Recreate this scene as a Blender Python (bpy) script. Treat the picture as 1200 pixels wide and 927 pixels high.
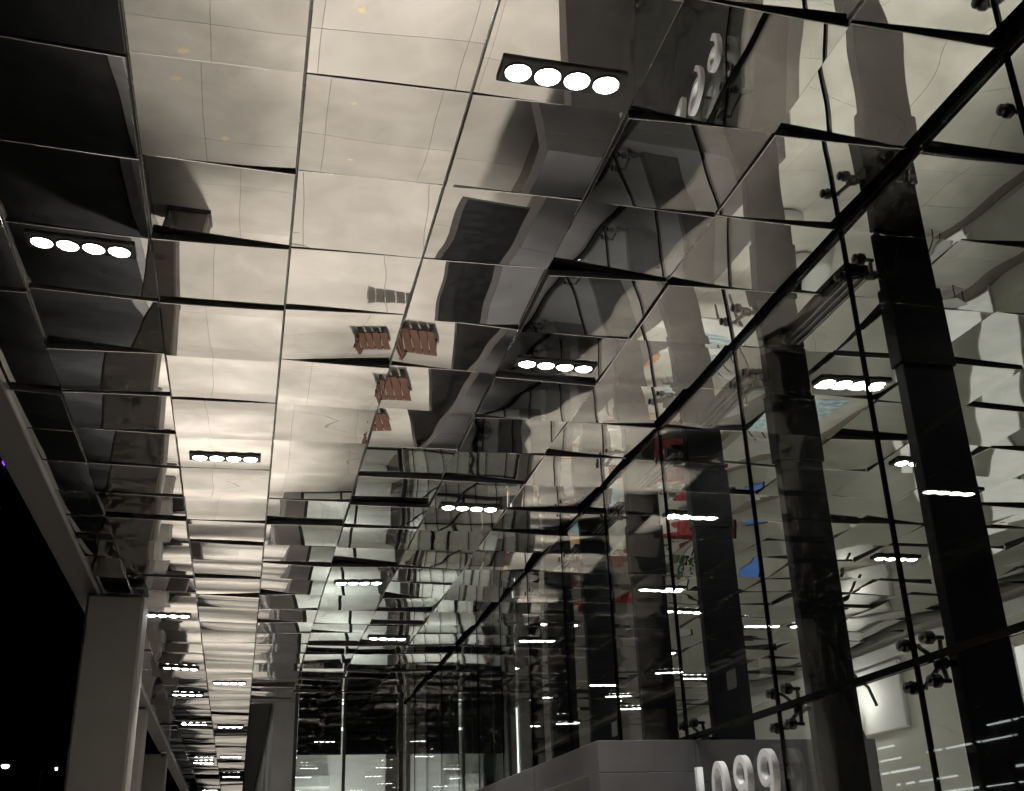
import bpy, math, random
from mathutils import Matrix, Vector

for o in list(bpy.data.objects):
    bpy.data.objects.remove(o, do_unlink=True)
scene = bpy.context.scene
COL = scene.collection

# ------------------------------------------------------------------ camera
EYE = 1.6
W = 0.9                    # ceiling module across
ROW = 0.8955               # ceiling module along
H = 5.567                  # ceiling height
X0, Y0 = -0.795, 3.936     # grid origin
GX = X0 + 5 * W            # glass plane
def YJ(j): return Y0 + j * ROW
def rot_rows(yaw, pit, roll):
    f = Vector((math.sin(yaw) * math.cos(pit), math.cos(yaw) * math.cos(pit), math.sin(pit)))
    r = Vector((math.cos(yaw), -math.sin(yaw), 0)); u = r.cross(f)
    c, s = math.cos(roll), math.sin(roll)
    return c * r + s * u, -s * r + c * u, f
r_, u_, f_ = rot_rows(math.radians(13.6688), math.radians(23.5654), math.radians(-1.9545))
cam = bpy.data.cameras.new('camera')
cam.sensor_fit = 'HORIZONTAL'; cam.sensor_width = 36; cam.lens = 36 * 1303.34 / 1200
cam.clip_start = 0.05; cam.clip_end = 2000
cam_o = bpy.data.objects.new('camera', cam); COL.objects.link(cam_o)
M4 = Matrix((r_, u_, -f_)).transposed().to_4x4()
M4.translation = Vector((0, 0, EYE)); cam_o.matrix_world = M4
scene.camera = cam_o

# ------------------------------------------------------------------ night sky
world = bpy.data.worlds.new('World'); scene.world = world; world.use_nodes = True
wn = world.node_tree.nodes; wl = world.node_tree.links
sky = wn.new('ShaderNodeTexSky'); sky.sky_type = 'NISHITA'; sky.sun_disc = False
sky.sun_elevation = math.radians(-8); sky.sun_rotation = math.radians(200)
wl.new(sky.outputs[0], wn['Background'].inputs[0]); wn['Background'].inputs[1].default_value = 0.05
scene.view_settings.view_transform = 'Standard'; scene.view_settings.look = 'None'
scene.view_settings.exposure = 0.0; scene.view_settings.gamma = 1.0
cy = scene.cycles
cy.use_denoising = True
try: cy.denoiser = 'OPENIMAGEDENOISE'
except Exception: pass
cy.max_bounces = 8; cy.glossy_bounces = 6; cy.diffuse_bounces = 2
cy.transparent_max_bounces = 24; cy.transmission_bounces = 6
cy.caustics_reflective = False; cy.caustics_refractive = False
cy.sample_clamp_indirect = 40.0; cy.sample_clamp_direct = 0.0
cy.use_adaptive_sampling = True; cy.adaptive_threshold = 0.03; cy.adaptive_min_samples = 12
LAMP_POWER = 1180.0         # exterior downlight, watts per fixture
INNER_POWER = 650.0

# ------------------------------------------------------------------ materials
def nm(name):
    m = bpy.data.materials.new(name); m.use_nodes = True
    return m, m.node_tree.nodes, m.node_tree.links, m.node_tree.nodes['Principled BSDF']
def setp(b, col=None, rough=None, metal=None, spec=None):
    if col: b.inputs['Base Color'].default_value = (*col, 1)
    if rough is not None: b.inputs['Roughness'].default_value = rough
    if metal is not None: b.inputs['Metallic'].default_value = metal
    if spec is not None: b.inputs['Specular IOR Level'].default_value = spec
def noisy(name, c1, c2, rough=.6, scale=3., metal=0., bump=0., detail=3., rvar=.1, obj_rand=0.):
    m, n, l, b = nm(name); setp(b, c1, rough, metal)
    tc = n.new('ShaderNodeTexCoord'); nz = n.new('ShaderNodeTexNoise')
    geo = n.new('ShaderNodeNewGeometry')
    l.new(geo.outputs['Position'], nz.inputs['Vector'])
    nz.inputs['Scale'].default_value = scale; nz.inputs['Detail'].default_value = detail
    rp = n.new('ShaderNodeValToRGB')
    rp.color_ramp.elements[0].position = .3; rp.color_ramp.elements[1].position = .7
    rp.color_ramp.elements[0].color = (*c1, 1); rp.color_ramp.elements[1].color = (*c2, 1)
    l.new(nz.outputs['Fac'], rp.inputs['Fac'])
    out = rp.outputs['Color']
    if obj_rand:
        oi = n.new('ShaderNodeObjectInfo'); mr = n.new('ShaderNodeMapRange')
        mr.inputs['To Min'].default_value = 1 - obj_rand; mr.inputs['To Max'].default_value = 1 + obj_rand
        l.new(oi.outputs['Random'], mr.inputs['Value'])
        mx = n.new('ShaderNodeVectorMath'); mx.operation = 'SCALE'
        l.new(out, mx.inputs[0]); l.new(mr.outputs[0], mx.inputs['Scale']); out = mx.outputs[0]
    l.new(out, b.inputs['Base Color'])
    mr2 = n.new('ShaderNodeMapRange'); mr2.inputs['To Min'].default_value = max(.01, rough - rvar); mr2.inputs['To Max'].default_value = rough + rvar
    l.new(nz.outputs['Fac'], mr2.inputs['Value']); l.new(mr2.outputs[0], b.inputs['Roughness'])
    if bump:
        n2 = n.new('ShaderNodeTexNoise'); n2.inputs['Scale'].default_value = scale * 12; n2.inputs['Detail'].default_value = 4
        l.new(geo.outputs['Position'], n2.inputs['Vector'])
        bp = n.new('ShaderNodeBump'); bp.inputs['Strength'].default_value = bump; bp.inputs['Distance'].default_value = .01
        l.new(n2.outputs['Fac'], bp.inputs['Height']); l.new(bp.outputs[0], b.inputs['Normal'])
    return m
def emit(name, col, strength, base=(.8, .8, .8)):
    m, n, l, b = nm(name); setp(b, base, .4)
    m.cycles.emission_sampling = 'NONE'    # small lenses: the lamp's own light object does the lighting
    b.inputs['Emission Color'].default_value = (*col, 1); b.inputs['Emission Strength'].default_value = strength
    return m
def mirror_mat(name, base, rough):
    m, n, l, b = nm(name); setp(b, base, rough, 1.)
    geo = n.new('ShaderNodeNewGeometry'); oi = n.new('ShaderNodeObjectInfo')
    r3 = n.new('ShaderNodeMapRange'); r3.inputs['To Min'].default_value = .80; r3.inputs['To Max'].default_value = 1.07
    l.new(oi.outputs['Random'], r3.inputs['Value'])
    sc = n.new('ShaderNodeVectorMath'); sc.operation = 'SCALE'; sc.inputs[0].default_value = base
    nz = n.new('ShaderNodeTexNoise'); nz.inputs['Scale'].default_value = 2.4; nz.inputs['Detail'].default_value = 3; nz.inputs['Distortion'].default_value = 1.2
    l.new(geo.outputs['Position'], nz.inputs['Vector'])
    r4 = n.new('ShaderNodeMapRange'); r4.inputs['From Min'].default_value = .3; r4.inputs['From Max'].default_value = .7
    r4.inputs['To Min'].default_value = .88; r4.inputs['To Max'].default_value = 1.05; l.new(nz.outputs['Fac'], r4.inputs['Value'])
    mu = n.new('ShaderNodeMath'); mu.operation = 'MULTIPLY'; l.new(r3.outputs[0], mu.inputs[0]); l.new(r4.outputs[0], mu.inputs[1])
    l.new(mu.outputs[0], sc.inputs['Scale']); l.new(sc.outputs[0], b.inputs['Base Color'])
    # oil-canning of thin sheet
    n2 = n.new('ShaderNodeTexNoise'); n2.inputs['Scale'].default_value = 1.6; n2.inputs['Detail'].default_value = 0
    l.new(geo.outputs['Position'], n2.inputs['Vector'])
    bp = n.new('ShaderNodeBump'); bp.inputs['Strength'].default_value = .10; bp.inputs['Distance'].default_value = .012
    l.new(n2.outputs['Fac'], bp.inputs['Height']); l.new(bp.outputs[0], b.inputs['Normal'])
    return m
def glass_mat(name, tint, ior_f0=.045):
    m = bpy.data.materials.new(name); m.use_nodes = True
    n, l = m.node_tree.nodes, m.node_tree.links
    n.remove(n['Principled BSDF']); out = n['Material Output']
    tr = n.new('ShaderNodeBsdfTransparent'); tr.inputs[0].default_value = (*tint, 1)
    gl = n.new('ShaderNodeBsdfGlossy'); gl.inputs['Roughness'].default_value = .0; gl.inputs[0].default_value = (1, 1, 1, 1)
    lw = n.new('ShaderNodeLayerWeight'); pw = n.new('ShaderNodeMath'); pw.operation = 'POWER'; pw.inputs[1].default_value = 5
    l.new(lw.outputs['Facing'], pw.inputs[0])
    lw.inputs[0].default_value = .5
    ma = n.new('ShaderNodeMath'); ma.operation = 'MULTIPLY_ADD'; ma.inputs[1].default_value = 1 - ior_f0; ma.inputs[2].default_value = ior_f0
    l.new(pw.outputs[0], ma.inputs[0])
    mx = n.new('ShaderNodeMixShader'); l.new(ma.outputs[0], mx.inputs[0]); l.new(tr.outputs[0], mx.inputs[1]); l.new(gl.outputs[0], mx.inputs[2])
    l.new(mx.outputs[0], out.inputs[0])
    return m
def slats_mat(name, c1, c2, scale):
    m, n, l, b = nm(name); setp(b, c1, .5)
    geo = n.new('ShaderNodeNewGeometry'); wv = n.new('ShaderNodeTexWave'); wv.bands_direction = 'Z'; wv.inputs['Scale'].default_value = scale
    l.new(geo.outputs['Position'], wv.inputs['Vector'])
    rp = n.new('ShaderNodeValToRGB'); rp.color_ramp.elements[0].color = (*c1, 1); rp.color_ramp.elements[1].color = (*c2, 1)
    l.new(wv.outputs['Fac'], rp.inputs[0]); l.new(rp.outputs[0], b.inputs['Base Color'])
    return m

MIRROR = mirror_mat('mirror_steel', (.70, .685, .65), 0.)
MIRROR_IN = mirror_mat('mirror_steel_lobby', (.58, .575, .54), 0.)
EDGE = noisy('black_edge', (.012, .012, .012), (.02, .02, .02), .45, 4)
PLENUM = noisy('plenum_black', (.006, .006, .006), (.01, .01, .01), .9, 2)
RAIL = noisy('grey_rail', (.28, .27, .26), (.36, .35, .33), .4, 6, metal=.6)
FLOOR = noisy('beige_concrete', (.39, .355, .31), (.56, .515, .46), .6, .7, detail=7, obj_rand=.06)
JOINTFILL = noisy('joint_fill', (.20, .175, .145), (.26, .23, .19), .9, 9)
LOBBYFLOOR = noisy('lobby_terrazzo', (.48, .46, .40), (.58, .56, .50), .35, 1.4, detail=4, obj_rand=.05)
ASPHALT = noisy('asphalt', (.035, .035, .036), (.06, .06, .06), .8, 1.5, bump=.4)
KERB = noisy('kerb_stone', (.22, .21, .20), (.30, .29, .28), .7, 3, bump=.2)
CONC = noisy('column_concrete', (.215, .20, .18), (.255, .238, .215), .65, 1.3, detail=5)
FASCIA = noisy('fascia_steel', (.055, .053, .05), (.075, .072, .068), .45, 2.)
STEEL = noisy('dark_steel_paint', (.008, .009, .0095), (.014, .015, .0155), .42, 2.5, bump=0.)
STEEL.node_tree.nodes['Principled BSDF'].inputs['Specular IOR Level'].default_value = .2
SILICONE = noisy('black_silicone', (.006, .006, .006), (.01, .01, .01), .7, 9)
SILICONE.node_tree.nodes['Principled BSDF'].inputs['Specular IOR Level'].default_value = 0.
CHROME = noisy('spider_steel', (.035, .035, .035), (.07, .07, .07), .3, 5, metal=1.)
PORTAL = noisy('portal_metal', (.045, .044, .046), (.07, .067, .067), .5, 1.8)
NUMERAL = noisy('numeral_metal', (.55, .55, .55), (.64, .64, .64), .35, 5, metal=.3)
WHITEWALL = noisy('lobby_wall_paint', (.56, .55, .48), (.62, .61, .54), .7, .8)
WHITE = noisy('white_paint', (.74, .73, .70), (.80, .79, .76), .5, 1.5)
GREYWALL = noisy('grey_wall', (.20, .20, .19), (.27, .27, .26), .6, 1.2)
WOOD = noisy('bench_wood', (.085, .044, .032), (.14, .072, .052), .5, 6, bump=.1)
PALEWOOD = noisy('pale_wood', (.50, .30, .15), (.62, .40, .22), .5, 5)
RED = noisy('red_fabric', (.20, .022, .022), (.28, .035, .03), .8, 8)
BLACK = noisy('black_plastic', (.015, .015, .015), (.03, .03, .03), .5, 6)
LEAFY = noisy('yellow_leaf', (.55, .44, .26), (.78, .66, .42), .7, 12)
GREEN = noisy('plant_leaf', (.03, .07, .025), (.06, .12, .04), .6, 7)
BARK = noisy('bark', (.05, .04, .033), (.09, .075, .06), .9, 6, bump=.4)
IRON = noisy('cast_iron', (.06, .055, .05), (.10, .09, .085), .6, 8, bump=.4)
RUGBLUE = noisy('rug_blue_white', (.12, .30, .42), (.72, .74, .72), .9, 5.5)
GLASS = glass_mat('facade_glass', (.91, .93, .915), .03)
GLASS2 = glass_mat('end_glass', (.80, .82, .81), .09)
BLIND = slats_mat('dark_blind', (.012, .014, .014), (.035, .038, .038), 3.2)
FARWALL = noisy('far_wall', (.05, .05, .05), (.08, .08, .08), .8, .3)
LAMP = emit('lamp_led', (1., .985, .96), 45.); LAMP.cycles.emission_sampling = 'AUTO'
WARMWIN = emit('lit_window', (1., .92, .78), .12)
COOLSTRIP = emit('lit_strip', (.93, 1., .98), 4.)
BLUESCR = emit('blue_screen', (.10, .26, .7), .6, (.02, .02, .02))
PURPLE = emit('purple_sign', (.22, .03, 1.), 3.)
FAIRY = emit('fairy_light', (.85, .98, 1.), 40.)
FAIRYG = emit('fairy_light_green', (.45, 1., .75), 30.)
STREETL = emit('street_lamp_light', (1., .95, .9), 30.)
WALLLAMP = emit('wall_lamp_light', (1., .98, .93), 3.5)

# ------------------------------------------------------------------ mesh helpers
class MB:
    def __init__(s): s.v = []; s.f = []; s.m = []; s.s = []
    def add(s, vs, fs, mi=0, sm=False):
        b = len(s.v); s.v += [tuple(p) for p in vs]
        for f in fs: s.f.append(tuple(i + b for i in f)); s.m.append(mi); s.s.append(sm)
    def box(s, x0, x1, y0, y1, z0, z1, mi=0, bev=0.):
        if not bev:
            s.add([(x0,y0,z0),(x1,y0,z0),(x1,y1,z0),(x0,y1,z0),(x0,y0,z1),(x1,y0,z1),(x1,y1,z1),(x0,y1,z1)],
                  [(0,3,2,1),(4,5,6,7),(0,1,5,4),(1,2,6,5),(2,3,7,6),(3,0,4,7)], mi)
        else:   # vertical-edge and top/bottom chamfers
            b = bev
            def ring(z, i): return [(x0+b+i*0,y0+i,z),(x1-b,y0+i,z),(x1-i,y0+b,z),(x1-i,y1-b,z),(x1-b,y1-i,z),(x0+b,y1-i,z),(x0+i,y1-b,z),(x0+i,y0+b,z)]
            vs = ring(z0, b) + ring(z0 + b, 0) + ring(z1 - b, 0) + ring(z1, b)
            fs = [tuple(range(7, -1, -1)), tuple(range(24, 32))]
            for k in range(3):
                for i in range(8):
                    j = (i + 1) % 8; fs.append((k*8+i, k*8+j, k*8+8+j, k*8+8+i))
            s.add(vs, fs, mi)
    def tube(s, a, b, r0, r1=None, n=10, mi=0, cap=True, sm=True):
        r1 = r0 if r1 is None else r1
        a = Vector(a); b = Vector(b); d = (b - a)
        if d.length < 1e-6: return
        d.normalize(); t = Vector((0, 0, 1)) if abs(d.z) < .9 else Vector((1, 0, 0))
        p = d.cross(t).normalized(); q = d.cross(p)
        vs = []
        for c, r in ((a, r0), (b, r1)):
            for i in range(n):
                an = 2 * math.pi * i / n; vs.append(c + p * (r * math.cos(an)) + q * (r * math.sin(an)))
        fs = [(i, n + i, n + (i + 1) % n, (i + 1) % n) for i in range(n)]
        s.add(vs, fs, mi, sm)
        if cap:
            s.add(vs[:n], [tuple(range(n))], mi); s.add(vs[n:], [tuple(range(n - 1, -1, -1))], mi)
    def lathe(s, prof, n=16, mi=0, ax='z', org=(0, 0, 0), sm=True):
        vs = []
        for (r, h) in prof:
            for i in range(n):
                a = 2 * math.pi * i / n; x, y = r * math.cos(a), r * math.sin(a)
                v = (x, y, h) if ax == 'z' else ((h, x, y) if ax == 'x' else (y, h, x))
                vs.append((v[0] + org[0], v[1] + org[1], v[2] + org[2]))
        fs = []
        for k in range(len(prof) - 1):
            for i in range(n):
                j = (i + 1) % n; fs.append((k*n+i, k*n+j, k*n+n+j, k*n+n+i))
        s.add(vs, fs, mi, sm)
    def mesh(s, name, mats):
        me = bpy.data.meshes.new(name); me.from_pydata(s.v, [], s.f)
        for m in (mats if isinstance(mats, (list, tuple)) else [mats]): me.materials.append(m)
        me.polygons.foreach_set('material_index', s.m); me.polygons.foreach_set('use_smooth', s.s)
        me.update(); return me
    def build(s, name, mats, parent=None, loc=None):
        return link(name, s.mesh(name, mats), parent, loc)
def link(name, data, parent=None, loc=None):
    o = bpy.data.objects.new(name, data); COL.objects.link(o)
    if parent: o.parent = parent
    if loc is not None: o.location = loc
    return o
def tag(o, label=None, cat=None, group=None, kind=None):
    if label: o['label'] = label
    if cat: o['category'] = cat
    if group: o['group'] = group
    if kind: o['kind'] = kind
    return o
def empty(name, loc=(0, 0, 0), rz=0.):
    o = link(name, None); o.location = loc; o.rotation_euler = (0, 0, rz); o.empty_display_size = .1
    return o
ORD = ['first', 'second', 'third', 'fourth', 'fifth', 'sixth', 'seventh', 'eighth', 'ninth', 'tenth', 'eleventh', 'twelfth', 'thirteenth', 'fourteenth', 'fifteenth', 'sixteenth', 'seventeenth', 'eighteenth']

# ------------------------------------------------------------------ ground
g = MB(); g.box(-400, 400, -300, 700, -.5, -.13); tag(g.build('street', ASPHALT), kind='structure')
pv = MB(); pv.box(-2.55, GX - .002, -14, 110, -.129, -.012)
pave = tag(pv.build('pavement', JOINTFILL), kind='structure')
SLX, SLY = 1.56, 2.24
sb = MB(); sb.box(-SLX/2 + .003, SLX/2 - .003, -SLY/2 + .003, SLY/2 - .003, -.011, 0., bev=.003)
slab_me = sb.mesh('slab', FLOOR)
for i in range(4):
    for j in range(55):
        link('slab', slab_me, pave, (-2.55 + SLX * (i + .5), -13.9 + SLY * (j + .5), 0))
kb = MB()
kb.box(-2.75, -2.553, -14, 110, -.129, .004, bev=.012)
tag(kb.build('kerb', KERB), kind='structure')

# lobby floor
lf = MB(); lf.box(GX + .002, 11.7, -4, 34, -.129, -.012); lob = tag(lf.build('lobby_floor', JOINTFILL), kind='structure')
tb = MB(); tb.box(-.6 + .003, .6 - .003, -.6 + .003, .6 - .003, -.011, 0)
tile_me = tb.mesh('tile', LOBBYFLOOR)
for i in range(6):
    for j in range(31):
        link('tile', tile_me, lob, (GX + .42 + 1.2 * (i + .5), -3.6 + 1.2 * (j + .5), 0))

# ------------------------------------------------------------------ mirrored ceilings
rng = random.Random(11)
NG = 10
def panel_mesh(k, lx, ly, mats, bow=1.):
    r = random.Random(100 + k)
    ax = r.choice((-1, 1, 1)) * r.uniform(.001, .0036); ay = r.choice((-1, 1, 1)) * r.uniform(.001, .0036)
    ay *= bow
    w1, w2 = r.uniform(-.0005, .0005), r.uniform(-.0005, .0005); tw = r.uniform(-.004, .004)
    p1, p2 = r.uniform(0, 6.28), r.uniform(0, 6.28)
    mb = MB(); vs = []
    def z(u, v):
        return (-ax * (1 - abs(2*u)**3.2) - ay * (1 - abs(2*v)**3.2) + w1 * math.sin(5.5*u + p1) + w2 * math.sin(5.5*v + p2) + tw * u * v * 2)
    for j in range(NG + 1):
        for i in range(NG + 1):
            u, v = i / NG - .5, j / NG - .5
            vs.append((u * lx, v * ly, z(u, v)))
    fs = []
    for j in range(NG):
        for i in range(NG):
            a = j * (NG + 1) + i; fs.append((a, a + NG + 1, a + NG + 2, a + 1))
    mb.add(vs, fs, 0, True)
    # folded bright lip and black return
    per = [(i, 0) for i in range(NG)] + [(NG, j) for j in range(NG)] + [(i, NG) for i in range(NG, 0, -1)] + [(0, j) for j in range(NG, 0, -1)]
    e0 = [vs[j * (NG + 1) + i] for i, j in per]; n = len(e0)
    e1 = [(p[0] * (1 + .004 / lx * 2), p[1] * (1 + .004 / ly * 2), p[2] + .003) for p in e0]
    e2 = [(p[0], p[1], p[2] + .05) for p in e1]
    q = [(i, (i + 1) % n, n + (i + 1) % n, n + i) for i in range(n)]
    mb.add(e0 + e1, q, 2); mb.add(e1 + e2, q, 1)
    return mb.mesh('panel', mats)
LIP = noisy('panel_lip', (.55, .54, .52), (.62, .61, .59), .25, 5, metal=1.)
NV = 24
PM = [panel_mesh(k, W - .018, ROW - .018, [MIRROR, EDGE, LIP]) for k in range(NV)]
PMF = [panel_mesh(k + 80, W - .018, ROW - .018, [MIRROR, EDGE, LIP], 2.6) for k in range(NV)]
PMM = [panel_mesh(k + 160, W - .018, ROW - .018, [MIRROR, EDGE, LIP], 1.6) for k in range(NV)]
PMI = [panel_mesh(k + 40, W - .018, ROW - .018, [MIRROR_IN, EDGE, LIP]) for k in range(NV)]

# read off the photograph: (col,row) -> (height, far edge up, right side up) in cm
TILT = {
 (-1,-1):(0,.5,-5.6),(-1,0):(0,.5,-6),(-1,1):(-1,-.5,-6.2),(-1,2):(-1,.6,-5.4),(-1,3):(0,3,-4.),(-1,4):(0,1.2,-3.4),(-1,5):(-1,3.5,2.5),(-1,6):(0,2,1.5),(-1,7):(0,-.5,-1.8),
 (0,-1):(0,0,0),(0,0):(0,-.8,-.8),(0,1):(0,-1,.2),(0,2):(0,2.4,-3.4),(0,3):(-1,3.2,.6),(0,4):(-2.6,-.6,.8),(0,5):(-1.6,1.2,.6),(0,6):(-2.4,-1,1.4),
 (0,7):(0,-.8,1.2),(0,8):(-1.8,-1.2,.6),(0,9):(0,-1.4,.4),
 (1,-1):(0,0,0),(1,0):(0,.3,.2),(1,1):(0,.2,.3),(1,2):(0,-.2,0),(1,3):(1,3.,.9),(1,4):(1.5,1.2,3.2),(1,5):(-.9,-1,-2),(1,6):(0,-2,.5),(1,7):(0,-1.8,.3),(1,8):(.5,-1.5,.8),(1,9):(0,3.6,0),(1,10):(-3,.6,.8),
 (2,0):(0,-.6,-1.6),(2,1):(0,-.8,1.8),(2,2):(0,.6,-.4),(2,3):(0,-1.2,.9),(2,4):(.5,2.4,-4.5),(2,5):(.5,-1.4,-1.1),(2,6):(0,-3.6,2.2),(2,7):(-.3,3.,.8),(2,8):(-.5,3.4,0),(2,9):(-3,3.6,0),(2,10):(-3.4,0,.6),
 (3,-1):(1.5,2.4,.2),(3,0):(0,-.9,-4.6),(3,1):(-1.9,1,2.2),(3,2):(.2,3.6,-2.8),(3,3):(-3.4,-.8,2.8),(3,4):(-1.5,3.5,-1.6),(3,5):(-3.1,1.6,-2),(3,6):(-2.6,-.6,2.8),(3,7):(-.4,2.6,-3),(3,8):(-3,-.6,-.6),
 (4,-1):(1.5,2.4,1.),(4,0):(.1,.8,-3.),(4,1):(-1.25,2.,1.5),(4,2):(-1.5,1.,-2.),(4,3):(-3.4,-.8,2.),(4,4):(-2,-1.2,.8),(4,5):(-1,-.8,1.8),(4,6):(-1.2,2.8,-2.4),(4,7):(-3,-1,1.4),(4,8):(-1,1.4,1.6),
 (5,0):(.8,2.6,-.6),(5,1):(-3.,.6,.8),(5,2):(0,1.6,-1.4),(5,3):(-1,-1.8,1.4),(5,4):(-1,2.4,2.4),
 (6,1):(0,2.4,2.8),(6,2):(-2,-1,-2.2),
}
TILTS = {}
def tilt_of(c, r):
    if (c, r) in TILT: return TILT[(c, r)]
    if (c, r) not in TILTS:
        q = random.Random(c * 977 + r * 131 + 5)
        TILTS[(c, r)] = (q.uniform(-3.2, 1.2), q.choice((-3.8, -2.2, -.6, 1, 2.4, 3.8)) + q.uniform(-.7, .7) - (1.4 if r > 12 and c <= 0 else 0), q.choice((-3.4, -1.4, .6, 2.6)) * (1. if c >= 0 else .6) - (1.6 if c < 0 else 0) + q.uniform(-.5, .5))
    return TILTS[(c, r)]
def panel_matrix(c, r):
    z0, pit, rol = tilt_of(c, r)
    m = Matrix.Rotation(pit / 100 / ROW, 4, 'X') @ Matrix.Rotation(-rol / 100 / W, 4, 'Y')
    m.translation = Vector((X0 + W * (c + .5), YJ(r + .5), H + z0 / 100)); return m
def place_panel(c, r, meshes, parent, x0=None, x1=None):
    o = link('panel', meshes[random.Random(c * 31 + r * 7).randrange(NV)], parent)
    m = panel_matrix(c, r)
    if x0 is not None:
        m.translation.x = (x0 + x1) / 2; m = m @ Matrix.Diagonal(((x1 - x0) / W, 1, 1, 1))
    o.matrix_world = m; o.matrix_parent_inverse = Matrix()
    return o
EDGEX = -2.12
END_Y = YJ(25.76)
dk = MB(); dk.box(-2.3, GX - .01, -1.5, END_Y, H + .35, H + .5); dk.box(-2.3, .65, END_Y + .002, 88, H + .35, H + .5)
canopy = tag(dk.build('canopy_ceiling', PLENUM), kind='structure')
for r in range(-3, 26):
    for c in range(-2, 5):
        if c == -2: place_panel(c, r, PM, canopy, EDGEX, X0 - W)
        else: place_panel(c, r, PMF if r > 8 else PMM if r > 3 else PM, canopy)
for r in range(26, 45):
    for c in (-2, -1, 0):
        if c == -2: place_panel(c, r, PM, canopy, EDGEX, X0 - W)
        else: place_panel(c, r, PMF if r > 8 else PMM if r > 3 else PM, canopy)
far = MB()
for r in range(45, 92):
    for c in (-2, -1, 0):
        m_ = panel_matrix(c, r); hx = (W if c > -2 else X0 - W - EDGEX) / 2 - .009
        if c == -2: m_.translation.x = (EDGEX + X0 - W) / 2
        lo_ = [m_ @ Vector((sx * hx, sy * (ROW / 2 - .009), 0)) for sx, sy in ((-1,-1),(-1,1),(1,1),(1,-1))]
        hi_ = [p + Vector((0, 0, .05)) for p in lo_]
        far.add(lo_, [(0, 1, 2, 3)], 0); far.add(lo_ + hi_, [(0, 3, 7, 4), (3, 2, 6, 7), (2, 1, 5, 6), (1, 0, 4, 5)], 1)
far.build('far_panels', [MIRROR, EDGE], canopy)['kind'] = 'stuff'
for k in range(-1, 5):
    rb = MB(); x = X0 + k * W
    y1 = 60 if k <= 0 else END_Y - .1
    rb.box(x - .0035, x + .0035, -1, y1, H + .012, H + .06); rb.build('rail', RAIL, canopy)
dk2 = MB(); dk2.box(GX + .01, 11.9, -1.5, 34, H + .35, H + .5)
lobceil = tag(dk2.build('lobby_ceiling', PLENUM), kind='structure')
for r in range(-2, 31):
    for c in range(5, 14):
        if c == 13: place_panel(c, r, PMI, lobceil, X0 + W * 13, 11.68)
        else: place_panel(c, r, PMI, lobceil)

# ------------------------------------------------------------------ canopy edge beam
fb = MB(); fb.box(-2.45, -2.125, -1.5, 88, H - .07, H + .02, bev=.01); fb.box(-2.45, -2.40, -1.5, 88, H + .021, H + .6)
beam = tag(fb.build('edge_beam', FASCIA), 'grey steel edge beam along the street side of the mirrored canopy', 'beam')
lipb = MB(); lipb.box(-2.127, -2.112, -1.5, 88, H - .085, H - .01); lipb.build('drip_edge', RAIL, beam)

# ------------------------------------------------------------------ columns
def column(x0, x1, y0, y1, label):
    t = empty('concrete_column', ((x0 + x1) / 2, (y0 + y1) / 2, 0)); hx, hy = (x1 - x0) / 2, (y1 - y0) / 2
    b = MB(); b.box(-hx, hx, -hy, hy, .1, H - .09, bev=.035); b.build('shaft', CONC, t)
    b = MB(); b.box(-hx - .015, hx + .015, -hy - .015, hy + .015, 0, .1); b.build('base_plinth', FASCIA, t)
    b = MB(); b.box(-hx + .02, hx - .02, -hy + .02, hy - .02, H - .088, H - .075); b.build('shadow_gap', EDGE, t)
    tag(t, label, 'column', 'canopy columns'); return t
column(-2.26, -1.49, 16.35, 17.2, 'large concrete column nearest the camera at the lower left')
column(-2.97, -2.2, 27.3, 28.1, 'concrete column just behind the nearest one, only its lit edge showing')
column(-2.96, -2.24, 36.9, 37.7, 'far concrete column with the small dome camera in front')
dc = empty('dome_camera', (-2.32, 36.6, H - .1))
b = MB(); b.lathe([(0, .075), (.09, .075), (.09, 0), (.075, -.01)], 16); b.build('mount', WHITE, dc)
b = MB(); b.lathe([(.075, -.01), (.07, -.06), (.045, -.10), (0, -.115)], 16); b.build('dome', BLACK, dc)
tag(dc, 'small dark dome camera hanging from the beam by the far column', 'camera')

# ------------------------------------------------------------------ four-lamp downlights
hb = MB(); hb.box(-.345, .345, -.095, .095, -.018, .03, bev=.006); house_me = hb.mesh('housing', BLACK)
lb = MB(); lb.lathe([(.069, -.006), (.05, -.017), (0, -.02)], 14); lamp_me = lb.mesh('lamp', LAMP)
bz = MB(); bz.lathe([(.078, .0), (.078, -.008), (.073, -.012), (.069, -.006)], 18); bez_me = bz.mesh('bezel', EDGE)
def downlight(c, r, off, label, power, dark=False):
    t = link('downlight', None); t.empty_display_size = .1
    m = panel_matrix(c, r) @ Matrix.Translation((0, off * ROW, -.004)); t.matrix_world = m
    link('housing', house_me, t)
    for k in range(4):
        x = (k - 1.5) * .163
        lo = link('lamp', lamp_me, t, (x, 0, -.018)); link('bezel', bez_me, lo)
    L = bpy.data.lights.new('downlight_beam', 'SPOT'); L.energy = power; L.spot_size = math.radians(78); L.spot_blend = 1.
    L.color = (1., .972, .94); L.shadow_soft_size = .09
    lo = link('beam', L, t, (0, 0, -.06)); lo.visible_glossy = False
    tag(t, label, 'downlight', 'four-lamp ceiling downlights'); return t
EXT = [(2,0,.23),(-1,3,-.30),(3,4,.16),(0,7,.1),(3,8,.42),(2,12,.42),(-1,15,.0),(3,17,-.1),(-1,20,.1),(-1,24,0),(0,22,.1),(-1,29,.1),(0,30,0),(0,38,0),(-1,40,.1),(0,46,0),(-1,53,0),(0,58,0),(-1,66,0),(0,72,0),(-1,80,0),(0,86,0),
       (-1,-2,0),(1,-2,0),(3,-3,0)]
COLN = {-1:'the street-edge panel column', 0:'the second column from the street', 1:'the middle panel column', 2:'the third column from the glass', 3:'the second column from the glass'}
cnt = {}
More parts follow.
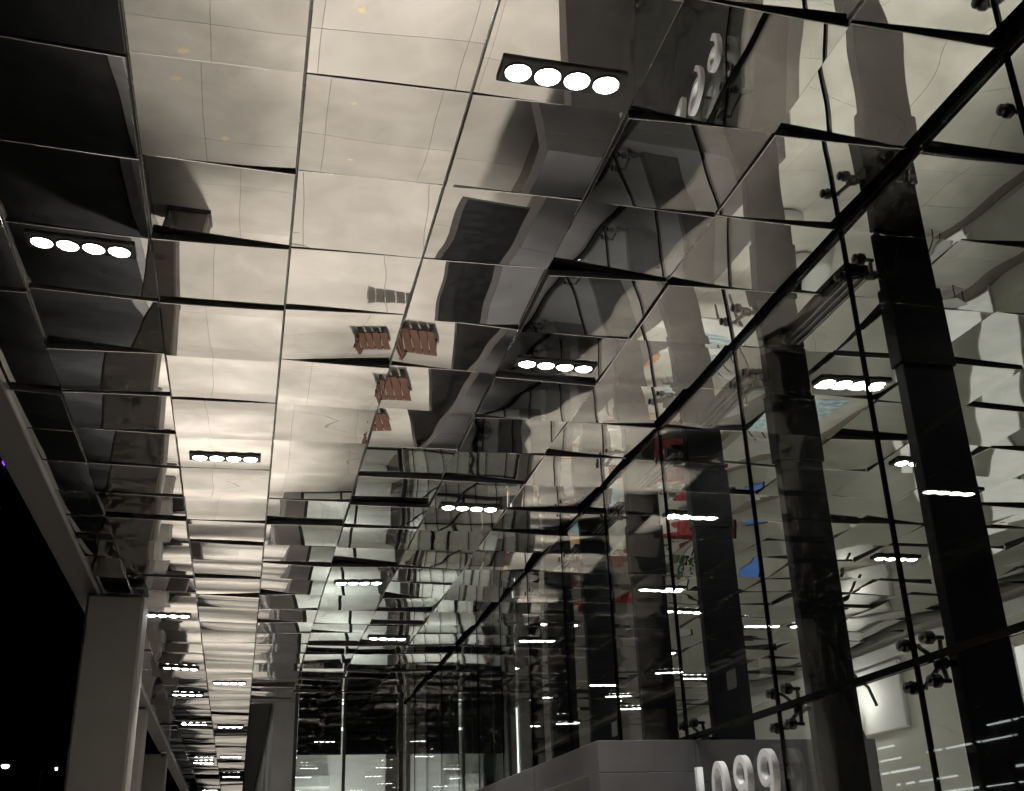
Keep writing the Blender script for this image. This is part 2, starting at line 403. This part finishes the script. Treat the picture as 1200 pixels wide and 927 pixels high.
for (c, r, off) in sorted(EXT, key=lambda e: e[1]):
    k = cnt.get(c, 0); cnt[c] = k + 1
    if r < 0: lab = 'four-lamp downlight in %s, overhead at the camera' % COLN[c]; cnt[c] = k
    else: lab = 'four-lamp downlight, %s one ahead in %s' % (ORD[k], COLN[c])
    downlight(c, r, off, lab, LAMP_POWER * (1.4 if r >= 12 else 1.))
INN = [(6,4,.09),(6,8,.4),(7,12,.3),(8,6,.1),(9,7,.0),(7,1,0),(10,3,0),(10,10,.1),(8,14,0),(6,15,.2),(11,15,.1),(9,18,0),(6,20,0),(11,21,0),(8,24,0),(11,26,.1),(10,29,0)]
cnt = {}
for (c, r, off) in sorted(INN, key=lambda e: e[1]):
    k = cnt.get(c, 0); cnt[c] = k + 1
    downlight(c, r, off, 'lobby four-lamp downlight, %s one ahead in the %s column behind glass' % (ORD[k], ORD[c - 5]), INNER_POWER)

# ------------------------------------------------------------------ glass curtain wall
TZ = 2.665
wall = empty('glass_curtain_wall', (GX, 12, 0)); tag(wall, 'tall point-fixed glass curtain wall on dark steel fins', 'glass wall')
def wpart(mb, name, mat, parent=None):
    o = mb.build(name, mat, parent or wall)
    if not parent: o.location = (-GX, -12, 0)
    return o
PY0, PY1 = 9.07, 18.3       # portal extent
joints = [YJ(j) for j in range(-6, 27, 2) if YJ(j) < END_Y]
jn = joints + [END_Y]
for a, b_ in zip(jn[:-1], jn[1:]):
    m = MB(); m.box(GX - .009, GX + .009, a + .012, b_ - .012, TZ + .02, H - .051); wpart(m, 'pane', GLASS)
    segs = [(a + .012, b_ - .012)]
    if b_ > PY0 and a < PY1:
        segs = [(s0, s1) for s0, s1 in ((a + .012, min(b_ - .012, PY0 - .004)), (max(a + .012, PY1 + .004), b_ - .012)) if s1 - s0 > .05]
    for s0, s1 in segs:
        m = MB(); m.box(GX - .009, GX + .009, s0, s1, .06, TZ - .02); wpart(m, 'pane', GLASS)
for y in jn:
    m = MB(); m.box(GX - .013, GX + .013, y - .0115, y + .0115, (.06 if not PY0 - .02 < y < PY1 + .02 else TZ - .02), H - .051); wpart(m, 'joint', SILICONE)
m = MB(); m.box(GX - .03, GX + .03, joints[0], END_Y, TZ - .0195, TZ + .0195); wpart(m, 'transom', SILICONE)
m = MB(); m.box(GX - .035, GX + .035, joints[0], END_Y, H - .05, H + .08); wpart(m, 'head_channel', SILICONE)
m = MB(); m.box(GX - .03, GX + .03, joints[0], PY0 - .004, 0.001, .06); wpart(m, 'sill_channel', STEEL)
m = MB(); m.box(GX - .03, GX + .03, PY1 + .004, END_Y, 0.001, .06); wpart(m, 'sill_channel', STEEL)
fm = MB(); fm.box(3.95 - GX, 4.315 - GX, -.05, .05, 0.002, H - .02, bev=.006); fin_me = fm.mesh('fin', STEEL)
sp = MB(); sp.box(3.935 - GX, 4.33 - GX, -.066, .066, 4.55, 5.12, bev=.006); splice_me = sp.mesh('splice_plate', STEEL)
am = MB()
def disc_mesh():
    d = MB(); d.lathe([(0, .012), (.036, .012), (.04, .017), (.04, .045), (.032, .054), (.013, .058), (.013, .12), (0, .12)], 14, ax='x')
    d.lathe([(0, -.02), (.03, -.02), (.034, -.01)], 12, ax='x')
    return d.mesh('glass_bolt', CHROME)
bolt_me = disc_mesh()
def arm_mesh(pts):
    a = MB()
    for (dy, dz) in pts: a.tube((.10, dy, dz), (.165, 0, 0), .012, .018, 8)
    a.lathe([(0, .13), (.035, .13), (.035, .19), (.02, .20), (.02, .25)], 12, ax='x')
    return a.mesh('spider', CHROME)
LOW = [(-.12, .12), (.12, .12), (-.12, -.12), (.12, -.12)]; TOP = [(-.12, .04), (.12, .04)]
sp_low, sp_top = arm_mesh(LOW), arm_mesh(TOP)
for y in joints:
    f = link('fin', fin_me, wall, (0, y - 12, 0)); link('splice_plate', splice_me, f)
    for z, me, pts in ((TZ, sp_low, LOW), (H - .36, sp_top, TOP)):
        s = link('spider_fitting', me, wall, (0, y - 12, z))
        for (dy, dz) in pts: link('glass_bolt', bolt_me, s, (0, dy, dz))

# ------------------------------------------------------------------ entrance portal and street number
pt = empty('entrance_portal', (GX, 11.8, 0)); tag(pt, 'dark metal box portal around the entrance doors, jutting out of the glass', 'portal')
def ppart(mb, name, mat):
    o = mb.build(name, mat, pt); o.location = (-GX, -11.8, 0); return o
XO, XI = 2.825, 5.34
m = MB(); m.box(XO, XI, PY0, PY0 + .3, 0.002, 2.379, bev=.006); ppart(m, 'side_wall', PORTAL)
m = MB(); m.box(XO, XI, PY1 - .3, PY1, 0.002, 2.379, bev=.006); ppart(m, 'side_wall', PORTAL)
ys = [PY0, 11.22, 13.5, 15.8, PY1]
for a, b_ in zip(ys[:-1], ys[1:]):
    m = MB(); m.box(XO, GX - .035, a + .002, b_ - .002, 2.38, 2.632, bev=.004); ppart(m, 'lintel_panel', PORTAL)
m = MB(); m.box(GX - .034, XI, PY0 + .002, PY1 - .002, 2.38, 2.631); ppart(m, 'vestibule_roof', PORTAL)
for a, b_ in ((PY0 + .32, 11.4), (11.42, 13.5), (13.52, 15.7), (15.72, PY1 - .32)):
    m = MB(); m.box(4.49, 4.51, a + .05, b_ - .05, .08, 2.33); ppart(m, 'door_glass', GLASS)
    m = MB(); m.box(4.47, 4.53, a, a + .049, .003, 2.37); m.box(4.47, 4.53, b_ - .049, b_, .003, 2.37); m.box(4.47, 4.53, a + .05, b_ - .05, .003, .079); ppart(m, 'door_frame', STEEL)

num = empty('street_number', (GX - .06, 8.3, 1.95)); tag(num, 'silver raised numerals 1099 mounted on the glass beside the portal', 'sign')
TM = Matrix(((0, 0, -1), (-1, 0, 0), (0, 1, 0))).to_4x4()
dg = bpy.context.evaluated_depsgraph_get()
for ch, yy in zip('1099', (8.90, 8.47, 8.04, 7.61)):
    cu = bpy.data.curves.new('num', 'FONT'); cu.body = ch; cu.align_x = 'CENTER'; cu.size = .66; cu.extrude = .022; cu.bevel_depth = .005; cu.offset = -.008
    tmp = bpy.data.objects.new('tmp', cu); COL.objects.link(tmp); bpy.context.view_layer.update()
    me = bpy.data.meshes.new_from_object(tmp.evaluated_get(bpy.context.evaluated_depsgraph_get()))
    bpy.data.objects.remove(tmp); me.materials.clear(); me.materials.append(NUMERAL)
    me.transform(TM @ Matrix.Diagonal((.92, 1, 1, 1)))
    o = link('numeral', me, num, (-.03, yy - 8.3, 0))
    for zz in (.12, .34):
        sdm = MB(); sdm.tube((0, 0, zz), (.075, 0, zz), .009, n=8); sdm.build('standoff', CHROME, o)

# ------------------------------------------------------------------ lobby shell
w = MB(); w.box(11.7, 12.0, -4, 34, 0, H + .34); back = tag(w.build('lobby_back_wall', WHITEWALL), kind='structure')
w = MB(); w.box(11.62, 11.699, -4, 34, 5.18, 5.40); w.build('cove_band', WHITE, back)
w = MB(); w.box(GX + .05, 12.0, 34.002, 34.3, 0, H + .34); tag(w.build('lobby_end_wall', WHITEWALL), kind='structure')
w = MB(); w.box(GX + .05, 12.0, -4.3, -4.002, 0, H + .34); tag(w.build('lobby_near_wall', WHITEWALL), kind='structure')
# lit niche with bent-arm wall lamp
nk = empty('wall_niche', (11.6, 19.4, 3.72)); tag(nk, 'pale lit wall panel with a bent-arm lamp deep in the lobby', 'wall panel')
m = MB(); m.box(-.0, .098, -.85, .85, .2, 1.4, bev=.02); m.build('board', WHITE, nk)
m = MB()
pp = [(-.02, .62, .15), (-.28, .50, .75), (-.42, .30, 1.12), (-.45, -.1, 1.18), (-.42, -.45, .95), (-.38, -.58, .6)]
for a, b_ in zip(pp[:-1], pp[1:]): m.tube(a, b_, .03, n=8)
m.build('arm', BLACK, nk)
m = MB(); m.tube((-.44, -.05, 1.20), (-.44, .38, 1.15), .07, .10, 10); m.build('lamp_head', BLACK, nk)
m = MB(); m.box(-.50, -.38, .0, .36, 1.03, 1.06); m.build('lamp_lens', WALLLAMP, nk)
Ls = bpy.data.lights.new('lamp_glow', 'POINT'); Ls.energy = 26; Ls.color = (1, .97, .9); Ls.shadow_soft_size = .1
lo = link('glow', Ls, nk, (-.44, .4, .9)); lo.visible_glossy = False
# bright doorways in the back wall
for (ya, yb, z1, lab) in ((16.7, 17.0, 4.7, 'narrow lit vertical slot in the lobby back wall, left of the two'), (14.2, 15.3, 4.7, 'wide lit opening in the lobby back wall at the right edge')):
    t = empty('lit_opening', (11.68, (ya + yb) / 2, 0)); tag(t, lab, 'opening')
    hw = (yb - ya) / 2
    m = MB(); m.box(-.02, .018, -hw, hw, .1, z1); m.build('light_panel', emit('opening_glow', (1, .98, .9), .55), t)
    m = MB(); m.box(-.035, .018, -hw - .04, -hw - .001, 0, z1 + .04); m.box(-.035, .018, hw + .001, hw + .04, 0, z1 + .04); m.build('frame', WHITE, t)
# vertical light tubes far down the lobby
for x, y, lab in ((5.5, 23.2, 'tall white light tube behind the glass, right of the two'), (5.2, 25.0, 'tall white light tube behind the glass, left of the two')):
    t = empty('light_tube', (x, y, 0)); tag(t, lab, 'floor lamp')
    m = MB(); m.lathe([(0, 0.001), (.14, .001), (.14, .03), (.03, .05), (.03, .3)], 12); m.build('base', STEEL, t)
    m = MB(); m.tube((0, 0, .301), (0, 0, 4.9), .028, n=8); m.build('tube', emit('tube_glow', (.95, 1, .98), 2.5), t)
# blue screen
t = empty('wall_screen', (11.66, 24.5, 1.2)); tag(t, 'bright blue wall screen reflected in the lobby ceiling', 'screen')
m = MB(); m.box(0, .038, -.62, .62, 0, .78, bev=.01); m.build('bezel', BLACK, t)
m = MB(); m.box(-.008, -.001, -.57, .57, .05, .73); m.build('display', BLUESCR, t)
for k, (y, wd, mt_, lab) in enumerate(((26.6, 1.5, RED, 'red poster on the lobby back wall right of the blue screen'), (28.9, 1.2, WHITE, 'white poster on the lobby back wall between two red ones'), (31.3, 1.4, RED, 'red poster at the far end of the lobby back wall'), (21.4, .9, PALEWOOD, 'tan wooden picture on the lobby back wall left of the rug'))):
    t = empty('wall_poster', (11.69, y, 1.1)); tag(t, lab, 'poster', 'posters on the lobby wall')
    m = MB(); m.box(-.03, .008, -wd/2 - .04, wd/2 + .04, -.04, 1.64); m.build('frame', BLACK, t)
    m = MB(); m.box(-.036, -.031, -wd/2, wd/2, 0, 1.6); m.build('sheet', mt_, t)
# linear slot diffusers in the lobby ceiling just behind the glass
for k, j in enumerate((3.2, 5.2, 7.2, 9.2, 11.2)):
    t = empty('slot_diffuser', (4.12, YJ(j), H - .05)); tag(t, 'black linear air slot behind the %s steel fin in view' % ORD[k + 1], 'air vent', 'ceiling air slots')
    m = MB(); m.box(-.09, .09, -.55, .55, 0, .04); m.build('body', BLACK, t)
    for x in (-.06, 0, .06):
        m = MB(); m.box(x - .006, x + .006, -.54, .54, -.012, -.001); m.build('blade', RAIL, t)
# furniture
def table(x, y, rz, top, label, lx=1.4, ly=.7, h=.74, name='lobby_table'):
    t = empty(name, (x, y, 0), rz); tag(t, label, 'table')
    m = MB(); m.box(-lx/2, lx/2, -ly/2, ly/2, h - .04, h, bev=.008); m.build('table_top', top, t)
    for sx in (-1, 1):
        for sy in (-1, 1):
            m = MB(); m.tube((sx*(lx/2-.07), sy*(ly/2-.07), 0), (sx*(lx/2-.1), sy*(ly/2-.1), h - .041), .02, .028, 8); m.build('leg', BLACK, t)
    return t
table(8.2, 20.6, .2, PALEWOOD, 'pale wooden table standing in the middle of the lobby', 1.8, .8)
table(7.5, 16.0, .1, WHITE, 'white table standing beside the patterned rug in the lobby')
table(7.2, 24.5, 0, PALEWOOD, 'pale wooden table farther back in the lobby near the red seats', 1.6, .7)
rg = MB(); rg.box(8.1, 10.6, 17.0, 19.3, .001, .012); tag(rg.build('rug', RUGBLUE), 'blue and white patterned rug on the lobby floor', 'rug')
def sofa(x, y, rz, label):
    t = empty('red_sofa', (x, y, 0), rz); tag(t, label, 'sofa')
    m = MB(); m.box(-.95, .95, -.4, .4, .12, .42, bev=.04); m.build('seat', RED, t)
    m = MB()
    for k in range(9):
        x0 = -.95 + k * .2111; m.box(x0 + .004, x0 + .207, .22, .46, .43, 1.05, bev=.03)
    m.build('backrest', RED, t)
    for sx in (-1, 1):
        m = MB(); m.box(min(sx*.96, sx*1.12), max(sx*.96, sx*1.12), -.4, .46, .12, .62, bev=.03); m.build('armrest', RED, t)
        for sy in (-.3, .3):
            m = MB(); m.tube((sx*.8, sy, 0), (sx*.8, sy, .125), .025, n=8); m.build('leg', BLACK, t)
sofa(9.3, 23.6, math.radians(200), 'red channel-back sofa in the lobby near the blue screen')
sofa(9.9, 30.6, math.radians(180), 'red channel-back sofa at the far end of the lobby')
sofa(6.6, 28.6, math.radians(120), 'red channel-back sofa close to the glass at the far end')
def chair(x, y, rz, mat, label):
    t = empty('lobby_chair', (x, y, 0), rz); tag(t, label, 'chair')
    m = MB(); m.box(-.24, .24, -.24, .24, .42, .46, bev=.012); m.build('seat', mat, t)
    m = MB(); m.box(-.23, .23, .215, .25, .52, .88, bev=.012); m.build('backrest', mat, t)
    for sx in (-1, 1):
        for sy in (-1, 1):
            m = MB(); m.tube((sx*.22, sy*.22, 0), (sx*.19, sy*.19, .42 if sy < 0 else .6), .013, n=8); m.build('leg', BLACK, t)
chair(11.0, 14.6, .6, WHITE, 'white chair against the lobby back wall, nearest to the camera')
chair(8.4, 19.7, 3.1, BLACK, 'black chair at the near side of the wooden table')
chair(8.1, 21.5, .1, BLACK, 'black chair at the far side of the wooden table')
chair(10.6, 21.2, 2.2, WHITE, 'white chair between the rug and the blue screen')
PB = noisy('pale_blue_fabric', (.30, .48, .60), (.40, .58, .70), .8, 8); OR = noisy('orange_fabric', (.55, .20, .05), (.68, .28, .08), .8, 8)
for x, y, pm, nm_, lab in ((6.9, 17.6, OR, 'orange', 'near the glass beside the white table'), (6.4, 19.4, PB, 'pale blue', 'near the glass, level with the wooden table'), (7.3, 22.6, WHITE, 'white', 'between the two wooden tables'),
                    (6.1, 25.6, OR, 'orange', 'by the glass near the far wooden table'), (8.4, 26.4, PB, 'pale blue', 'behind the red sofa by the blue screen'), (6.9, 13.6, PB, 'pale blue', 'nearest the camera inside the lobby'), (8.6, 15.0, WHITE, 'white', 'just in front of the patterned rug')):
    t = empty('round_pouf', (x, y, 0)); tag(t, '%s round pouf %s' % (nm_, lab), 'pouf', 'lobby poufs')
    m = MB(); m.lathe([(0, .44), (.30, .44), (.36, .41), (.38, .36), (.38, .10), (.35, .06), (0, .06)], 18); m.build('cushion', pm, t)
    m = MB(); m.lathe([(0, .059), (.30, .059), (.30, .001), (0, .001)], 18); m.build('base', BLACK, t)
for k, (x, y, lab) in enumerate(((10.9, 27.0, 'leafy potted plant by the lobby back wall'), (5.2, 22.4, 'leafy potted plant just behind the glass'))):
    t = empty('potted_plant', (x, y, 0)); tag(t, lab, 'plant')
    m = MB(); m.lathe([(0, .0), (.18, 0), (.24, .45), (.22, .45), (.20, .38), (0, .38)], 14); m.build('pot', WHITE, t)
    m = MB(); q = random.Random(k)
    for i in range(90):
        a = q.uniform(0, 6.28); el = q.uniform(.3, 1.5); L = q.uniform(.3, .95)
        d = Vector((math.cos(a) * math.cos(el), math.sin(a) * math.cos(el), math.sin(el))); s_ = d.cross(Vector((0, 0, 1))).normalized() * .05
        c = Vector((0, 0, .4)) + d * L; e = c + d * .22 - Vector((0, 0, .08))
        m.add([c - d * .05, c + d * .08 + s_, e, c + d * .08 - s_], [(0, 1, 2, 3)])
    m.build('foliage', GREEN, t)['kind'] = 'stuff'

# ------------------------------------------------------------------ end facade facing the camera
ef = empty('end_facade', (2.2, END_Y, 0)); tag(ef, 'dark framed storefront closing the far end of the canopy walk', 'storefront')
def epart(mb, name, mat, parent=None):
    o = mb.build(name, mat, parent or ef)
    if not parent: o.location = (-2.2, -END_Y, 0)
    return o
E0 = END_Y
m = MB(); m.box(.65, 1.13, E0, E0 + .5, 0.002, H + .34); epart(m, 'pier', GREYWALL)
for x0, x1 in ((1.131, 1.21), (2.26, 2.33), (3.56, 3.66)):
    m = MB(); m.box(x0, x1, E0 + .02, E0 + .14, 0.002, H + .34); epart(m, 'mullion', EDGE)
for x0, x1 in ((1.211, 2.259), (2.331, 3.559)):
    m = MB(); m.box(x0, x1, E0 + .06, E0 + .08, .1, H + .3); epart(m, 'pane', GLASS2)
    m = MB(); m.box(x0, x1, E0 + .03, E0 + .13, 0.002, .099); epart(m, 'bottom_rail', FASCIA)
    m = MB(); m.box(x0 + .02, x1 - .02, E0 + .3, E0 + .33, 4.42, H + .3); epart(m, 'blind', BLIND)
m = MB(); m.box(1.14, 3.66, E0 + 3.4, E0 + 3.5, 0.002, H + .3); epart(m, 'inner_wall', WHITE)
m = MB(); m.box(.66, .7, E0 + .502, 88, 0.002, H + .34); epart(m, 'long_wall', GREYWALL)
m = MB(); m.box(1.14, 3.66, E0 + .15, E0 + 3.39, H + .1, H + .2); epart(m, 'inner_ceiling', WHITE)
m = MB(); m.box(1.14, 3.66, E0 + .15, E0 + 3.39, -.12, -.002); epart(m, 'inner_floor', WHITE)
m = MB(); m.box(1.6, 3.0, E0 + 2.2, E0 + 2.35, H - .35, H - .3); epart(m, 'strip_light', emit('room_strip', (.95, 1, .95), 5.))
La = bpy.data.lights.new('room_light', 'POINT'); La.energy = 150; La.color = (.97, 1, .94); La.shadow_soft_size = .2
lo = link('room_light', La, ef, (.1, 2.2, 2.6)); lo.visible_glossy = False
m = MB(); m.box(1.3, 2.2, E0 + 2.9, E0 + 3.39, 3.9, 4.2, bev=.03); epart(m, 'air_unit', WHITE)

# ------------------------------------------------------------------ things on the pavement
mt = empty('door_mat', (3.62, 15.7, 0)); tag(mt, 'dark grey entrance mat inside the portal, seen mirrored in the ceiling', 'mat')
m = MB(); m.box(-.7, .7, -1.6, 1.6, .001, .016, bev=.006); m.build('carpet', BLACK, mt)
m = MB(); m.box(-.76, -.701, -1.66, 1.66, .001, .012); m.box(.701, .76, -1.66, 1.66, .001, .012); m.box(-.7, .7, -1.66, -1.601, .001, .012); m.box(-.7, .7, 1.601, 1.66, .001, .012); m.build('mat_frame', IRON, mt)
bn = empty('wooden_bench', (2.4, 19.6, 0), math.radians(80)); bn.scale = (.85, .85, .85); tag(bn, 'reddish wooden bench by the glass, seen mirrored in the ceiling', 'bench')
for k in range(4):
    m = MB(); m.box(-.85, .85, -.30 + k * .155, -.30 + k * .155 + .14, .42, .46, bev=.006); m.build('seat_slat', WOOD, bn)
for k in range(3):
    m = MB(); m.box(-.85, .85, .31 + k * .03, .345 + k * .03, .52 + k * .15, .65 + k * .15, bev=.006); m.build('back_slat', WOOD, bn)
for sx in (-.7, .7):
    m = MB(); m.box(sx - .05, sx + .05, -.28, -.20, 0, .419); m.box(sx - .05, sx + .05, .22, .30, 0, .419); m.box(sx - .05, sx + .05, -.199, .219, .34, .419); m.tube((sx, .28, .35), (sx, .41, .96), .03, n=6); m.build('frame', BLACK, bn)
mh = empty('manhole_cover', (1.25, 17.0, 0)); tag(mh, 'round dark manhole ring set in the pale pavement', 'manhole cover')
m = MB(); m.lathe([(.19, .001), (.19, .008), (.155, .008), (.155, .001)], 28, sm=False); m.build('ring', IRON, mh)
m = MB(); m.lathe([(.15, .001), (.15, .004), (0, .004)], 28, sm=False); m.build('lid', FLOOR, mh)
# maple leaves
lp = [(0,-.5),(.06,-.2),(.35,-.28),(.28,-.12),(.5,.08),(.3,.12),(.34,.3),(.14,.2),(0,.5),(-.14,.2),(-.34,.3),(-.3,.12),(-.5,.08),(-.28,-.12),(-.35,-.28),(-.06,-.2)]
lm = MB(); lm.add([(x, y, .004 + .05 * (x*x + .6*y*y)) for x, y in lp] + [(0, 0, .0)], [(i, (i + 1) % 16, 16) for i in range(16)])
leaf_me = lm.mesh('maple_leaf', LEAFY)
LV = [(-1.34, 11.5, .22, 'largest yellow maple leaf on the pavement, seen mirrored at upper left'), (-.7, 12.9, .17, 'yellow maple leaf mirrored in the second bright panel from the top left'),
      (.9, 10.4, .12, 'small pale leaf mirrored near the top of the middle column'), (.96, 12.0, .12, 'small pale leaf mirrored in the second panel of the middle column'),
      (1.02, 13.7, .13, 'small yellow leaf mirrored in the third panel of the middle column'), (1.73, 16.1, .11, 'tiny pale leaf mirrored beside the bench'), (.92, 16.2, .11, 'tiny brown leaf mirrored left of the manhole ring')]
for i, (x, y, s, lab) in enumerate(LV):
    o = link('maple_leaf', leaf_me); o.location = (x, y, .004); o.rotation_euler = (0, 0, i * 1.7); o.scale = (s, s, s); tag(o, lab, 'leaf', 'fallen leaves on the pavement')

# ------------------------------------------------------------------ street side, beyond the canopy
def bare_tree(x, y, h, seed, label, lit, slim=1., lights=None):
    t = empty('bare_tree', (x, y, -.13)); t.scale = (slim, slim, 1); tag(t, label, 'tree', 'street trees'); q = random.Random(seed)
    tm = MB(); tm.tube((0, 0, 0), (0, 0, h * .35), .11, .08, 8); tm.build('trunk', BARK, t)
    br = MB(); tips = []
    def grow(p, d, L, r, n):
        e = p + d * L; br.tube(p, e, r, r * .65, 5, cap=False); tips.append((p, e))
        if n == 0: return
        for _ in range(3 if n > 2 else 2):
            ax = Vector((q.uniform(-1, 1), q.uniform(-1, 1), q.uniform(-.3, .6))).normalized()
            grow(e, (d * .75 + ax * .6).normalized(), L * q.uniform(.62, .85), r * .62, n - 1)
    for k in range(4):
        a = k * 1.57 + q.uniform(-.4, .4)
        grow(Vector((0, 0, h * .34)), Vector((math.cos(a) * .5, math.sin(a) * .5, .85)).normalized(), h * .2, .05, 4)
    br.build('branches', BARK, t)
    if lit:
        fl = MB()
        for (p, e) in tips:
            if q.random() < .7:
                c = p.lerp(e, q.random()); s = q.uniform(.02, .05)
                fl.add([(c.x+s,c.y,c.z),(c.x-s,c.y,c.z),(c.x,c.y+s,c.z),(c.x,c.y-s,c.z),(c.x,c.y,c.z+s),(c.x,c.y,c.z-s)], [(0,2,4),(2,1,4),(1,3,4),(3,0,4),(2,0,5),(1,2,5),(3,1,5),(0,3,5)])
        fl.build('string_lights', lights or FAIRY, t)['kind'] = 'stuff'
bare_tree(-8., 20.5, 7, 1, 'bare street tree mirrored in the lower glass panes', False)
bare_tree(-8.6, 80, 13, 2, 'slim bare tree with white string lights, nearest of three down the street', True, .4)
bare_tree(-10.6, 100, 14, 3, 'slim bare tree with pale green string lights down the street', True, .4, FAIRYG)
bare_tree(-12., 117, 15, 6, 'slim bare tree with string lights, farthest of the three down the street', True, .45)
bare_tree(7.2, -10, 9, 4, 'bare tree with string lights behind the camera, right of the walk', True)
bare_tree(8.8, -15, 9.5, 5, 'bare tree with string lights behind the camera, farthest from the walk', True)
def lamp_post(x, y, h, label, mat=STREETL, r=.2):
    t = empty('street_lamp', (x, y, -.13)); tag(t, label, 'street lamp', 'street lamps')
    m = MB(); m.tube((0, 0, 0), (0, 0, h), .09, .05, 8); m.tube((0, 0, h - .05), (.9, 0, h + .12), .04, .035, 8); m.build('pole', BLACK, t)
    m = MB(); m.box(.6, 1.3, -.14, .14, h + .1, h + .22, bev=.03); m.build('head', BLACK, t)
    m = MB(); m.lathe([(r, 0), (r * .8, -.1), (0, -.16)], 12, org=(.95, 0, h + .1)); m.build('lens', mat, t)
lamp_post(-13., 65.5, 8.0, 'bright white street lamp low at the left edge')
lamp_post(-13., 83., 9.5, 'fainter small street lamp just left of the concrete column', r=.07)
def far_building(name, x0, x1, y0, y1, h, label, face, rows, seed, strip=False, zr=(3.0, 3.2)):
    t = empty(name, ((x0 + x1) / 2, (y0 + y1) / 2, -.13)); tag(t, label, 'building')
    hx, hy = (x1 - x0) / 2, (y1 - y0) / 2
    m = MB(); m.box(-hx, hx, -hy, hy, 0, h); m.build('wall', FARWALL, t)
    m = MB(); m.box(-hx - .1, hx + .1, -hy - .1, hy + .1, h + .001, h + .5); m.build('parapet', FASCIA, t)
    q = random.Random(seed)
    for r in range(rows):
        z = zr[0] + r * zr[1]; y = -hy + 1
        while y < hy - 2.5:
            wd = 1.8 if not strip else q.choice((.3, .6, 1.1, 2.2, 2.8)) * q.uniform(.8, 1.2)
            lit = q.random() < (.05 if not strip else .38)
            m = MB(); m.box(hx + .001, hx + .06, y, y + wd, z, z + (1.6 if not strip else q.uniform(.05, .10))); o = m.build('window', (COOLSTRIP if strip else WARMWIN) if lit else BLACK, t)
            y += wd + (1.4 if not strip else q.uniform(.2, .9))
    return t
far_building('office_block', -46, -32, 70, 130, 26, 'dark office block far down the street on the left', 1, 6, 3)
pb = far_building('parking_garage', -34, -24.5, 28, 62, 14, 'dark parking garage across the street with rows of thin white tube lights', 1, 7, 9, True, (3.6, .62))
t = empty('purple_light', (-23.55, 107.4, 39.2)); tag(t, 'small violet sign light high at the left edge', 'sign')
m = MB(); m.box(-.2, .2, -.8, .8, 0, 1.4, bev=.05); m.build('light_box', PURPLE, t)
m = MB(); m.tube((0, 0, -39.3), (0, 0, -.001), .3, .15, 8); m.build('mast', BLACK, t)
